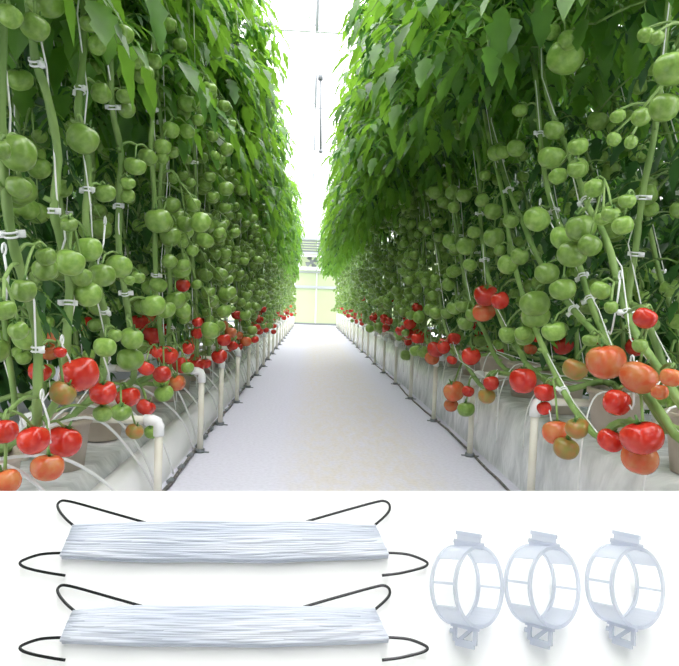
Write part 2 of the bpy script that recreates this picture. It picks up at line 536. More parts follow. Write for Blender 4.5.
def foliage_mesh(name, z0, z1, lean, halfx, cx, step, Lr, size, mi=0, dens=3, taper=True):
    b = MB(); z = z0
    while z < z1:
        for q in range(dens):
            az = U(0, 2 * PI)
            L = U(*Lr)
            fx = halfx / .4
            bx = cx + U(-.5, .5) * halfx * .9
            base = Vector((bx, lean * (z - z0) + U(-.1, .1), z + U(-.05, .05)))
            compound(b, base, az, L, U(.5, 1.3), size * U(.8, 1.2), mi)
        z += step
    return b.mesh(name, [M['leaf'], M['leaf2'], M['stem']])


FL = [foliage_mesh('foliage', 1.6, 3.1, -.12, .42, -.12, .055, (.18, .36), .092) for _ in range(5)]
FR = [foliage_mesh('foliage', 1.78, 3.35, .12, .50, -.18, .055, (.2, .40), .092) for _ in range(5)]
FB = [foliage_mesh('foliage', .3, 3.2, .0, .45, 0, .085, (.2, .38), .12, 1, 3) for _ in range(4)]
FS = [foliage_mesh('side_leaves', .7, 1.75, .0, .26, 0, .08, (.1, .24), .06, 1, 1) for _ in range(3)]

# ------------------------------------------------------------ tomatoes and trusses
def tomato_mesh(name, mat, lobes, amp, flat, seed):
    rr = random.Random(seed)
    b = MB(); nu, nv = 24, 12
    ph = rr.uniform(0, 6); am = [rr.uniform(.4, 1.3) for _ in range(12)]
    vs = [(0, 0, .34 * flat * 1.0)]
    sq = rr.uniform(.92, 1.08)
    for j in range(1, nv):
        th = PI * j / nv
        for i in range(nu):
            a = 2 * PI * i / nu
            lob = math.cos(lobes * a + ph) * amp * am[int((lobes * a + ph) / (2 * PI)) % 12]
            r = .5 * (1 + lob * (math.sin(th) ** .6) * (1.25 if j < nv / 2 else .75))
            z = .5 * flat * math.cos(th)
            if j < 4: z -= .1 * flat * (1 - math.sin(th)) ** 1.2
            vs.append((r * math.sin(th) ** .85 * math.cos(a) * sq, r * math.sin(th) ** .85 * math.sin(a) / sq, z))
    vs.append((0, 0, -.47 * flat))
    fs = [(0, 1 + i, 1 + (i + 1) % nu) for i in range(nu)]
    for j in range(nv - 2):
        for i in range(nu):
            a_ = 1 + j * nu + i; b_ = 1 + j * nu + (i + 1) % nu
            fs.append((a_, a_ + nu, b_ + nu, b_))
    e = len(vs) - 1; s0 = 1 + (nv - 2) * nu
    fs += [(e, s0 + (i + 1) % nu, s0 + i) for i in range(nu)]
    b.add(vs, fs, 0)
    zc = .38 * flat
    for k in range(6):
        a = k * PI / 3 + rr.uniform(-.3, .3); L = rr.uniform(.18, .3)
        c, s_ = math.cos(a), math.sin(a)
        p = []
        for t, w, h in ((0, .035, 0), (.5, .04, .075), (1, .004, .03 + rr.uniform(-.03, .1))):
            p += [(L * t * c - w * s_, L * t * s_ + w * c, zc + h), (L * t * c + w * s_, L * t * s_ - w * c, zc + h)]
        b.add(p, [(0, 1, 3, 2), (2, 3, 5, 4)], 1)
    b.tube([(0, 0, zc - .02), (.02, 0, zc + .14), (.05, 0, zc + .24)], [.045, .035, .03], 6, 1)
    return b.mesh(name, [mat, M['calyx']])


TOM = {}
for c in ('green', 'olive', 'orange', 'red'):
    TOM[c] = [tomato_mesh('tomato', M[c], lb, am, fl, 10 + k) for k, (lb, am, fl) in enumerate(((7, .025, .93), (5, .065, .88), (6, .05, .9), (4, .08, .86), (8, .035, .98)))]
TLAB = {'red': 'ripe red tomato', 'orange': 'orange-red ripening tomato', 'olive': 'brownish-green turning tomato', 'green': None}


def add_tomato(parent, loc, d, colr, rot=None, small=False):
    me = random.choice(TOM[colr][:3] if small else TOM[colr])
    o = inst('tomato', me, parent, loc, rot or (U(-.5, .5), U(-.5, .5), U(0, 6.28)), d)
    if TLAB[colr]: o['label'] = TLAB[colr]
    return o


# truss templates: offsets (m) of fruit from the stem joint (local +x points off the stem)
TEMPL = []
for k in range(7):
    n = random.choice((3, 3, 4, 5)); fr = []
    tries = 0
    while len(fr) < n and tries < 900:
        tries += 1
        d = U(.052, .09)
        c = Vector((U(.05, .14), U(-.1, .1), U(-.2, -.06)))
        if all((c - q).length > (d + e) * .5 * .97 for q, e in fr): fr.append((c, d))
    b = MB()
    hub = Vector((.07, 0, -.03))
    b.tube(smooth_path([(0, 0, 0), (.04, 0, .012), hub], 3), [.005] * 7, 5)
    for c, d in fr:
        tp = c + Vector((0, 0, d * .38)); b.tube([hub, (hub + tp) / 2 + Vector((.0, 0, .012)), tp], [.004, .0035, .003], 4)
    TEMPL.append((b.mesh('fruit_truss', M['stem']), fr))


def fruit_colour(z):
    r = random.random()
    if z < .52: return 'red' if r < .5 else 'orange' if r < .66 else 'olive' if r < .78 else 'green'
    if z < .66: return 'red' if r < .3 else 'orange' if r < .36 else 'green'
    if z < .85: return 'red' if r < .04 else 'green'
    return 'green'


# stems of the ordinary plants
def stem_mesh(lean, zb, z1, ox=0):
    b = MB(); pts = []
    ph = U(0, 6)
    z = zb
    if ox: pts.append((ox, -.1, zb + .08))
    if ox: pts.append((ox * .5, -.07, zb + .13))
    else: pts.append((.0, -lean * .3 - .18 * (1 if lean >= 0 else -1), zb + .01)); 
    if not ox: pts.append((.01, -.1 * (1 if lean >= 0 else -1), zb + .05))
    z = zb + .12
    while z < z1:
        pts.append((U(-.012, .012), lean * (z - zb) + .02 * math.sin(z * 3 + ph), z)); z += .2
    sp = smooth_path(pts, 3)
    b.tube(sp, [.0105 - .003 * i / len(sp) for i in range(len(sp))], 7)
    for k in range(9):
        p = sp[int(len(sp) * (.12 + .09 * k))]
        b.tube([p, p + Vector((U(-.02, .02), U(-.02, .02), .008))], [.0075, .005], 5)
    return b.mesh('stem', M['stem'])


LEAN = {'left': -.25, 'right': .55}
STM = {'left': [stem_mesh(-.25, .24, 2.9, -.2) for _ in range(4)], 'right': [stem_mesh(.55, .38, 2.9, .23) for _ in range(4)]}
STB = [stem_mesh(.05, .3, 2.9) for _ in range(3)]

clip_b = MB()
for dz in (-.006, .006): clip_b.tube([(.0165 * math.cos(a), .0165 * math.sin(a), dz) for a in [2 * PI * i / 14 for i in range(14)]], .0032, 5, closed=True)
clip_b.box((.014, -.005, -.009), (.034, .005, .009)); clip_b.box((-.026, -.006, -.008), (-.014, .006, .008))
clip_b.v = [(x * .8, y * .8, z * .8) for x, y, z in clip_b.v]
CLIP = clip_b.mesh('stem_clip', M['clip'])
CLIP.polygons.foreach_set('use_smooth', [True] * len(CLIP.polygons))


def string_mesh(lean, zb, kink):
    b = MB(); pts = []
    z = zb
    side = 1
    while z < 3.5:
        pts.append((.016 * side, lean * (z - zb) + U(-.01, .01) + .014 * side, z)); side = -side if random.random() < kink else side; z += .33
    b.tube(pts, .0021, 5)
    return b.mesh('support_string', M['string'])


STR = {'left': [string_mesh(-.25, .24, .3) for _ in range(3)], 'right': [string_mesh(.5, .38, .3) for _ in range(3)]}


def ordinary_plant(side, x, y, tiers, nmax, zmin, zmax, foliage, lab, group, sc_=1.0, with_string=True, clips=0, shrubby=True):
    zb = .24 if side == 'left' else .38
    root = tag(empty('tomato_plant', (x, y, 0)), lab, 'tomato plant', group)
    inst('stem', random.choice(STM[side]), root)
    ln = LEAN[side]
    if foliage:
        fo = inst('foliage', random.choice(FL if side == 'left' else FR), root, (0, ln * 1.45 * .6, 0), (0, 0, 0), 1)
        if random.random() < .5: fo.scale = (1, -1, 1); fo.location = (0, ln * 1.45 * .6, 0)
    if shrubby:
        inst('side_leaves', random.choice(FS), root, (-.2 if side == 'left' else .2, 0, 0), (0, 0, U(0, 6)))
    inward = 0 if side == 'left' else PI
    for k in range(tiers):
        z = zmin + (zmax - zmin) * (k + U(.2, .8)) / tiers
        me, fr = random.choice(TEMPL)
        az = inward + U(-1.25, 1.25) if random.random() < .8 else U(0, 6.28)
        tr = inst('fruit_truss', me, root, (0, ln * (z - zb), z), (0, 0, az))
        for c, d in fr[:nmax]:
            s2 = .78 + .3 * (1 - min(1, max(0, (z - .5) / 1.4)))
            add_tomato(tr, c, d * s2 * sc_, fruit_colour(z + c.z), small=(s2 < .85))
    if with_string:
        s_ = inst('support_string', random.choice(STR[side]), None, (x, y, 0))
        tag(s_, 'thin white support string running up a stem in the %s row' % side, 'string', 'support strings of the %s row' % side)
    for k in range(clips):
        z = zb + .45 + k * .38 + U(-.1, .1)
        c = inst('stem_clip', CLIP, None, (x, y + ln * (z - zb), z), (U(-.15, .15), U(-.15, .15), U(-.8, .8)))
        tag(c, 'small white plastic clip round a stem further down the %s row' % side, 'plant clip', 'stem clips further down the %s row' % side)
    return root


# ------------------------------------------------------------ the near plants, stem by stem
class Hero:
    pass


HEROES = []
CLIPS_USED = []


def hero(side, c, pix, label, short, top=None):
    """pix: points down a stem as seen, laid on the row's own vertical plane x = c"""
    h = Hero(); h.side = side; h.c = c; h.short = short
    pts = [on_x(px, py, c) for px, py in pix]
    h.pix = pix
    # continue up to the wire and bend over at the foot
    d = (pts[0] - pts[min(2, len(pts) - 1)]).normalized(); d = Vector((0, d.y * .4, max(.5, d.z))).normalized()
    p = pts[0]; up = []
    while p.z < 2.9:
        p = p + d * .3; up.append(p.copy())
    sgn = -1 if side == 'right' else 1
    zf = .2 if side == 'left' else .36
    q = pts[-1]; low = []
    if side == 'left':
        low = [Vector((c - .03, q.y + .05, (q.z + .37) / 2)), Vector((c - .14, q.y + .12, .36)), Vector((-.83, 1.1 + .46 * round((q.y + .14 - 1.1) / .46), .32))]
    else:
        yp = .69 + .46 * max(0, round((q.y - .5 - .69) / .46))
        low = [Vector((c + .01, q.y - .08, max(.46, q.z - .05))), Vector((c + .08, q.y - .22, .47)), Vector((1.08, yp + .07, .5)), Vector((1.1, yp, .47))]
    full = list(reversed(up)) + pts + low
    h.root = tag(empty('tomato_plant', (c, q.y, 0)), label, 'tomato plant')
    h.off = Vector((c, q.y, 0))
    sp = smooth_path(full, 4)
    h.path = sp
    b = MB(); n = len(sp)
    b.tube([v - h.off for v in sp], [.0075 + .0045 * i / n + .0008 * math.sin(i * 1.7) for i in range(n)], 10)
    for i in range(3, n - 3, 5):
        v = sp[i] - h.off; b.tube([v, v + Vector((U(-.022, .022), U(-.022, .022), .01))], [.009, .006], 6)
    b.build('stem', M['stem'], h.root)
    # string threaded beside it
    idx = list(range(0, n, 7)) + [n - 1]
    b = MB(); so = .018
    pp = []
    for k, i in enumerate(idx): pp.append(sp[i] + Vector((U(-.008, .008) - so * (1 if k % 2 else -1) * .6, so * (1 if k % 3 else -1), 0)))
    pp.insert(0, pp[0] + Vector((0, 0, .5)))
    b.tube(pp, .0021, 6)
    tag(b.build('support_string', M['string']), 'white support string alongside %s' % short, 'string')
    HEROES.append(h)
    return h


hero('left', -.62, [(2, 60), (1, 110), (4, 173), (11, 234), (22, 275), (36, 326), (38, 370), (37, 405)], 'tomato plant at the left edge, its stem the leftmost in view', 'the leftmost stem')
hero('left', -.62, [(32, 30), (36, 62), (47, 95), (57, 145), (57, 175), (54, 211), (60, 237), (69, 275), (69, 303), (66, 345)], 'tomato plant with crooked stem, second stem from the left edge', 'the second stem from the left edge')
hero('left', -.62, [(84, 0), (83, 50), (80, 90), (78, 115), (87, 153), (88, 190), (86, 224), (96, 280), (106, 320), (104, 360)], 'tomato plant with green fruit in tiers, third stem from the left edge', 'the third stem from the left edge')
hero('left', -.63, [(104, 20), (110, 51), (112, 107), (120, 146), (121, 168), (119, 206), (119, 250), (125, 293), (130, 326), (134, 370)], 'tomato plant carrying a wide lobed green tomato, fourth stem from the left edge', 'the fourth stem from the left edge')
hero('left', -.63, [(153, 60), (153, 110), (151, 146), (154, 190), (155, 230), (156, 275), (160, 328), (165, 360)], 'tomato plant right of the wide lobed green tomato, fifth stem from the left edge', 'the fifth stem from the left edge')
hero('right', .84, [(538, 0), (542, 67), (551, 107), (564, 142), (578, 177), (589, 208), (607, 241), (621, 294), (634, 330), (660, 371), (675, 395)], 'tomato plant with the long slanting stem beside a cluster of big green tomatoes', 'the long slanting stem on the right')
hero('right', .87, [(524, 0), (530, 48), (536, 80), (540, 134), (544, 170), (554, 211), (578, 262), (586, 289), (604, 335), (628, 375), (650, 402)], 'tomato plant just behind the long slanting stem, orange tomatoes at its foot', 'the stem behind the long slanting one')
hero('right', .84, [(490, 110), (500, 160), (509, 190), (521, 219), (540, 262), (567, 302), (592, 330), (630, 372), (660, 412)], 'tomato plant with slanting stem running down to the big red tomatoes at lower right', 'the stem above the big red tomatoes')
hero('right', .82, [(480, 90), (492, 150), (503, 195), (511, 249), (521, 289), (534, 326), (558, 380), (579, 416), (600, 437)], 'tomato plant crossing above the nearest right pipe frame', 'the stem crossing above the nearest right pipe')
hero('right', 1.0, [(655, 130), (645, 180), (640, 214), (635, 254), (629, 300)], 'tomato plant standing further back at the right edge, leaning the other way', 'the back stem near the right edge')
hero('right', .82, [(412, 100), (420, 160), (428, 219), (439, 254), (439, 290), (444, 322), (452, 345), (467, 366), (483, 387)], 'tomato plant with pale straight stem above the second right pipe frame', 'the pale stem above the second right pipe')
hero('right', .84, [(466, 90), (471, 122), (479, 160), (480, 214), (485, 260), (493, 295), (505, 330), (520, 352)], 'tomato plant with the red-orange pair of fruit at mid height on the right', 'the stem behind the red-orange pair')
hero('right', .84, [(432, 110), (439, 140), (447, 165), (452, 200), (458, 241), (468, 290), (478, 320)], 'tomato plant between the pale stem and the red-orange pair', 'the stem between the pale stem and the pair')

HT_L = [
 (80,374,38,'red'),(63,393,25,'olive'),(103,392,26,'red'),(121,412,19,'green'),(103,413,19,'green'),(128,397,23,'red'),(146,407,18,'red'),
 (33,440,31,'red'),(64,441,34,'red'),(48,467,30,'orange'),(4,431,26,'red'),(5,482,30,'orange'),
 (132,338,23,'green'),(130,359,25,'green'),(105,347,22,'green'),(60,352,12,'red'),(146,368,15,'red'),(162,374,18,'red'),(182,365,18,'red'),
 (170,357,14,'red'),(188,348,13,'red'),(176,383,18,'orange'),(164,393,18,'green'),(195,365,17,'red'),(157,352,11,'red'),(197,333,12,'red'),(135,431,17,'olive'),(151,432,13,'green'),
 (10,16,24,'green'),(45,0,36,'green'),(35,27,28,'green'),(18,153,36,'green'),(0,150,20,'green'),(90,23,19,'green'),(103,25,12,'green'),(97,45,18,'green'),
 (122,34,21,'green'),(124,50,9,'green'),(83,138,32,'green'),(101,93,20,'green'),(125,96,16,'green'),(127,110,16,'green'),(137,61,16,'green'),(154,61,16,'green'),(143,74,20,'green'),
 (148,157,18,'green'),(163,158,12,'green'),(135,166,20,'green'),(19,187,23,'green'),(105,193,19,'green'),(128,183,14,'green'),(128,196,14,'green'),
 (46,256,20,'green'),(45,269,23,'green'),(70,262,27,'green'),(88,249,27,'green'),(119,266,25,'green'),(102,275,24,'green'),(88,294,25,'green'),(82,277,20,'green'),
 (24,290,24,'green'),(4,310,22,'green'),(158,220,25,'green'),(138,277,13,'green'),(129,280,11,'green'),(153,305,24,'green'),(166,310,18,'green'),(69,224,16,'green'),
 (183,285,14,'red'),(18,330,20,'green'),(178,220,26,'green'),(163,222,20,'green'),(190,200,16,'green'),(193,215,16,'green'),(172,205,16,'green'),(175,300,20,'green'),
 (115,335,14,'green'),(186,130,14,'green'),(172,152,14,'green'),
]
HT_R = [
 (486,295,23,'red'),(484,311,22,'orange'),(473,315,15,'green'),(466,323,16,'green'),(500,300,18,'red'),(455,307,16,'green'),(463,306,14,'green'),
 (436,192,15,'green'),(452,192,14,'green'),(464,195,15,'green'),(454,207,12,'green'),(443,202,12,'green'),(424,226,13,'green'),(425,276,14,'green'),
 (450,241,15,'green'),(466,246,18,'green'),(455,248,12,'green'),(404,259,14,'green'),(393,257,11,'green'),(389,299,10,'red'),(411,310,14,'green'),
 (400,302,12,'green'),(409,294,11,'green'),(436,313,13,'green'),(420,336,15,'red'),(409,214,9,'green'),(494,237,20,'green'),(482,200,14,'green'),(493,211,18,'green'),(474,232,13,'green'),
 (581,228,29,'green'),(564,238,26,'green'),(572,254,27,'green'),(590,245,22,'green'),(537,219,25,'green'),(511,221,15,'green'),(547,273,22,'green'),(563,289,24,'green'),
 (535,303,28,'green'),(535,316,26,'green'),(554,331,22,'green'),(645,318,23,'red'),(558,176,17,'green'),(577,169,19,'green'),(594,188,19,'green'),
 (627,201,16,'green'),(611,214,18,'green'),(603,218,16,'green'),(623,225,21,'green'),(601,290,20,'green'),(611,307,14,'green'),(523,333,17,'green'),(507,334,16,'green'),
 (508,264,20,'green'),(520,256,17,'green'),(552,32,16,'green'),(547,5,13,'green'),(534,8,11,'green'),(568,40,19,'green'),(565,57,34,'green'),
 (673,68,36,'green'),(664,107,28,'green'),(646,35,15,'green'),(657,38,14,'green'),(551,157,25,'green'),(578,146,19,'green'),(578,168,20,'green'),(554,130,20,'green'),
 (614,139,14,'green'),(631,142,13,'green'),(641,117,18,'green'),(618,116,14,'green'),(503,152,15,'green'),(516,148,17,'green'),
 (439,118,14,'green'),(455,126,11,'green'),(459,135,10,'green'),(496,152,18,'green'),(411,142,12,'green'),(409,161,12,'green'),(421,154,10,'green'),(467,116,17,'green'),
 (606,361,36,'orange'),(639,377,33,'orange'),(671,377,20,'orange'),(660,392,16,'orange'),(617,402,28,'red'),(611,440,24,'red'),(642,437,38,'red'),(640,458,36,'orange'),
 (557,432,26,'orange'),(577,428,22,'olive'),(566,448,24,'olive'),(523,380,27,'red'),(491,383,15,'red'),(487,396,17,'olive'),(545,392,20,'red'),(544,408,14,'red'),
 (575,369,22,'olive'),(508,336,16,'green'),(525,337,18,'green'),(408,342,8,'red'),(436,349,17,'red'),(432,358,14,'orange'),
 (454,391,21,'orange'),(468,391,12,'red'),(451,405,13,'orange'),(466,409,17,'green'),(471,356,18,'red'),(406,355,12,'green'),(452,360,10,'red'),
 (640,345,15,'green'),(590,340,14,'green'),(470,265,13,'green'),(485,175,12,'green'),(520,110,14,'green'),(500,250,12,'green'),
]


def hero_trusses(lst, side, cf):
    placed = []
    hs = [h for h in HEROES if h.side == side]
    for px, py, d, col_ in lst:
        ap = on_x(px, py, cf)
        t0 = (ap - CP).length
        dr = ray(px, py); dl = dr.length; fd = dr / dl
        # depth along the viewing axis -> true size
        t = t0
        for _ in range(60):
            p = CP + fd * t; D = d / F * (t / dl) * 1.04
            if all((p - q).length > (D + e) * .5 * .93 for q, e, *_r in placed): break
            t += .012
        placed.append((p, D, col_, px, py))
    # each fruit goes to the stem nearest to it
    groups = {}
    for p, D, c_, px, py in placed:
        best = None
        for hi, h in enumerate(hs):
            for i, v in enumerate(h.path):
                if v.z < p.z - .01 or v.z > p.z + .22: continue
                dd = (v - p).length
                if best is None or dd < best[0]: best = (dd, hi, i)
        if best is None:
            for hi, h in enumerate(hs):
                for i, v in enumerate(h.path):
                    dd = (v - p).length
                    if best is None or dd < best[0]: best = (dd, hi, i)
        groups.setdefault(best[1], []).append((p, D, c_, best[2]))
    for hi, fr in groups.items():
        h = hs[hi]
        fr.sort(key=lambda a: -a[0].z)
        cl = []
        for f in fr:
            for c in cl:
                if (c[0][0] - f[0]).length < .17: c.append(f); break
            else: cl.append([f])
        for c in cl:
            j = min(f[3] for f in c)
            joint = h.path[j]
            topz = max(f[0].z for f in c)
            cen = sum((f[0] for f in c), Vector()) / len(c)
            hub = Vector((cen.x * .6 + joint.x * .4, cen.y, max(topz + .02, min(joint.z, topz + .06))))
            b = MB()
            b.tube(smooth_path([joint - h.off, (joint * .5 + hub * .5) + Vector((0, 0, .012)) - h.off, hub - h.off], 3), .0045, 6)
            for p, D, c_, _ in c:
                tp = p + Vector((0, 0, D * .40))
                b.tube(smooth_path([hub - h.off, (hub + tp) / 2 + Vector((0, 0, .01)) - h.off, tp - h.off], 3), .0035, 5)
            tr = b.build('fruit_truss', M['stem'], h.root)
            for p, D, c_, _ in c:
                add_tomato(tr, p - h.off, D, c_, (U(-.45, .45), U(-.45, .45), U(0, 6.28)))


hero_trusses(HT_L, 'left', -.585)
hero_trusses(HT_R, 'right', .79)

HC = {'left': [(36, 61), (80, 87), (113, 107), (154, 111), (55, 213), (88, 193), (119, 207), (12, 239), (70, 306), (106, 306), (124, 292), (155, 281), (26, 290), (37, 345)],
      'right': [(528, 46), (541, 138), (554, 205), (586, 201), (510, 187), (637, 250), (641, 200), (582, 280), (590, 303), (627, 312), (485, 261), (479, 214), (428, 219), (438, 290), (565, 392), (667, 383), (452, 345), (500, 165), (575, 310), (447, 165), (471, 122)]}
for side in ('left', 'right'):
    cnt = {}
    for px, py in sorted(HC[side], key=lambda a: -a[1]):
        best = None
        for h in HEROES:
            if h.side != side: continue
            q = on_x(px, py, h.c)
            for i, v in enumerate(h.path):
                dd = (v - q).length
                if best is None or dd < best[0]: best = (dd, h, i)
        _, h, i = best
        v = h.path[i]; t = (h.path[min(i + 1, len(h.path) - 1)] - h.path[max(0, i - 1)]).normalized()
        if t.z < 0: t = -t
        c = inst('stem_clip', CLIP, None, v)
        c.rotation_euler = (t.to_track_quat('Z', 'Y') @ Euler((0, 0, U(-1.2, .4))).to_quaternion()).to_euler()
        k = cnt[h.short] = cnt.get(h.short, 0) + 1
        tag(c, '%s white plastic clip on %s' % (('lowest', 'second lowest', 'third lowest', 'fourth lowest', 'fifth lowest')[k - 1], h.short), 'plant clip')

# white truss hooks: short white cords tying the near clusters to the strings
hk = [(62, 345, 72, 372, -.60), (64, 228, 62, 250, -.61), (105, 225, 98, 262, -.60), (42, 400, 50, 440, -.60), (103, 355, 110, 388, -.60), (4, 255, 6, 300, -.62),
      (632, 365, 634, 405, .80), (620, 280, 612, 330, .82), (545, 395, 552, 425, .80), (497, 375, 498, 415, .84), (160, 195, 165, 215, -.63), (540, 205, 560, 240, .83)]
for i, (x0, y0, x1, y1, c) in enumerate(hk):
    a = on_x(x0, y0, c); e = on_x(x1, y1, c); b = MB()
    m_ = (a + e) / 2
    b.tube([a, m_ + Vector((.004, .004, 0)), e], .0026, 6)
    b.tube([a + Vector((0, .008 * math.cos(q), .012 + .012 * math.sin(q))) for q in [k * PI / 4 - PI / 2 for k in range(8)]], .0024, 5)
    b.tube([e, e + Vector((0, .008, -.012)), e + Vector((0, .02, -.004))], .0024, 5)
    tag(b.build('truss_hook', M['clip']), 'short white cord and hook holding up a near fruit cluster in the %s row' % ('left' if c < 0 else 'right'), 'hook', 'cord hooks of the near clusters, %s row' % ('left' if c < 0 else 'right'))

# hero foliage
for h in HEROES:
    yt = min(h.path, key=lambda v: abs(v.z - 1.7)).y
    side = h.side
    fo = inst('foliage', random.choice(FL if side == 'left' else FR), h.root, (0, yt - h.off.y, 0))
    sl = inst('side_leaves', random.choice(FS), h.root, (-.3 if side == 'left' else .3, min(h.path, key=lambda v: abs(v.z - 1.1)).y - h.off.y, 0), (0, 0, U(0, 6)))

# ------------------------------------------------------------ ordinary plants down the rows
ORD = 'first second third fourth fifth sixth seventh eighth ninth tenth eleventh twelfth thirteenth fourteenth fifteenth sixteenth seventeenth eighteenth nineteenth twentieth twenty-first'.split()
for side, x in (('left', XL), ('right', XR)):
    gp = 'tomato plants down the %s row' % side
    y = 2.75 if side == 'left' else 3.3
    n_ = 0
    while y < YEND - 1.3:
        if y < 6: t, n, cl = 7, 5, 3
        elif y < 11: t, n, cl = 6, 3, 0
        else: t, n, cl = 5, 2, 0
        ordinary_plant(side, x + U(-.06, .06), y, t, n, .52 if side == 'left' else .6, 1.95, True,
                       ('leafy tomato plant in the %s row, %s stem back from the front' % (side, ORD[n_ + (5 if side == 'left' else 8)])) if n_ < 12 else 'leafy tomato plant far down the %s row, green fruit above red' % side, gp, clips=cl, with_string=y < 12)
        n_ += 1
        y += .24 if y < 8 else .29 if y < 13 else .35
    # the second line of plants in the same slab, behind the first
    xb = x - .33 if side == 'left' else x + .36
    y = 1.35 if side == 'left' else 1.2
    n_ = -1
    while y < 7:
        n_ += 1
        ordinary_plant(side, xb + U(-.05, .05), y, 5 if y < 4 else 3, 4, .6, 1.8, True,
                       'partly hidden tomato plant in the second line of the %s slab, %s from the front' % (side, ORD[n_]), 'second line of tomato plants, %s side' % side, clips=2 if y < 4 else 0)
        y += .33
    # the next rows over
    for xo, y0, y1, st in ((1.35, 1.3, 9, .42), (2.3, 2.6, 12, .6)):
        y = y0; xx = (x - xo) if side == 'left' else (x + xo)
        while y < y1:
            root = tag(empty('tomato_plant', (xx + U(-.1, .1), y, 0)), 'dense dark tomato plant in the rows beyond the %s one' % side, 'tomato plant', 'tomato plants in the rows beyond the %s one' % side)
            inst('stem', random.choice(STB), root); inst('foliage', random.choice(FB), root, None, (0, 0, U(0, 6)))
            y += st

# the rows go on past the camera and shade the front of the path
for side, x in (('left', XL), ('right', XR)):
    for i in range(9):
        y = -2.7 + i * .4
        root = tag(empty('tomato_plant', (x - (.1 if side == 'left' else -.1), y, 0)), 'leafy tomato plant of the %s row behind the viewpoint' % side, 'tomato plant', 'tomato plants of the %s row behind the viewpoint' % side)
        inst('stem', random.choice(STB), root); inst('foliage', FL[i % 5] if side == 'left' else FR[i % 5], root, (0, 0, 0))
        inst('side_leaves', FB[i % 4], root, (0, 0, 0), (0, 0, U(0, 6)))

# crop wires overhead
for side, x in (('left', XL), ('right', XR)):
    b = MB(); b.tube([(x, 0, 3.48), (x, YEND, 3.48)], .002, 5)
    tag(b.build('crop_wire', M['steel']), 'taut steel crop wire above the %s row' % side, 'wire')

# shrubs outside the end wall
for i, x in enumerate((-2.4, -.9, .5, 1.9, 3.3)):
    t = tag(empty('garden_shrub', (x, YEND + 1.6 + U(0, .5), 0)), 'pale green shrub seen blurred through the end wall glass', 'shrub', 'shrubs outside the end wall')
    me = random.choice(FB)
    inst('foliage', me, t, (0, 0, -.55), (0, 0, U(0, 6)), 1.2)
b = MB(); b.box((-7, YEND + .1, -.06), (7, YEND + 5, 0)); o = struct(b.build('ground_outside', simple('grass_ground', (.3, .45, .15), .9), smooth=False))

# ------------------------------------------------------------ display board in front with the twine hooks and ring clips
BD = 0.31
d0 = ray(339.5, 580)
bc = CP + d0 * BD
bn = (-d0.normalized() * 1.0 + Vector((0, 0, .55))).normalized()      # board normal, tipped up from facing the camera
bu = Vector((0, 0, 1)).cross(-bn).normalized() * -1                      # along the board, to the right
if bu.x < 0: bu = -bu
bv = bn.cross(bu).normalized()
if bv.z < 0: bv = -bv


def on_board(px, py, h=0.0):
    d = ray(px, py)
    t = ((bc - CP).dot(bn) + h) / d.dot(bn)
    return CP + d * t


def bl(p):      # world -> board coordinates
    q = p - bc
    return q.dot(bu), q.dot(bv), q.dot(bn)


ys_ = [bl(on_board(x, 489))[1] for x in (0, 679)]
# keep the board's top edge level with the picture's: rotate its in-plane axes with the camera roll
e0, e1 = on_board(0, 491), on_board(679, 491)
bu = (e1 - e0).normalized(); bv = bn.cross(bu).normalized()
if bv.z < 0: bv = -bv
BM = Matrix((bu, bv, bu.cross(bv))).transposed()
top = bl(e0)[1]; bot = bl(on_board(339, 700))[1]
board = tag(empty('display_board', bc), 'plain white sloping display board on a post, in front', 'display board')
board.rotation_euler = BM.to_euler()
b = MB()
hw = .27; th = .008
# rounded slab
out = []
rr_ = .012
for cx, cy, a0 in ((hw - rr_, top - rr_, 0), (-hw + rr_, top - rr_, 90), (-hw + rr_, bot + rr_, 180), (hw - rr_, bot + rr_, 270)):
    for k in range(5):
        a = R(a0 + k * 22.5); out.append((cx + rr_ * math.cos(a), cy + rr_ * math.sin(a)))
n = len(out)
b.add([(x, y, 0) for x, y in out] + [(x, y, -th) for x, y in out], [tuple(range(n)), tuple(range(2 * n - 1, n - 1, -1))] + [(i, i + n, (i + 1) % n + n, (i + 1) % n) for i in range(n)])
b.build('panel', M['board'], board, False)
pm = MB()
inv = BM.inverted()
def wb(p): return inv @ (Vector(p) - bc)
pb = bc - bu.cross(bv) * .01
pm.tube([wb((pb.x, pb.y + .02, pb.z - .015)), wb((pb.x, pb.y + .02, .012))], .013, 14); pm.build('post', M['fitting'], board)
pm = MB(); pm.tube([wb((pb.x, pb.y + .02, .0)), wb((pb.x, pb.y + .02, .014))], .12, 28); pm.build('base', M['fitting'], board)


def BP(px, py, h=0.0):
    p = on_board(px, py, h); return p


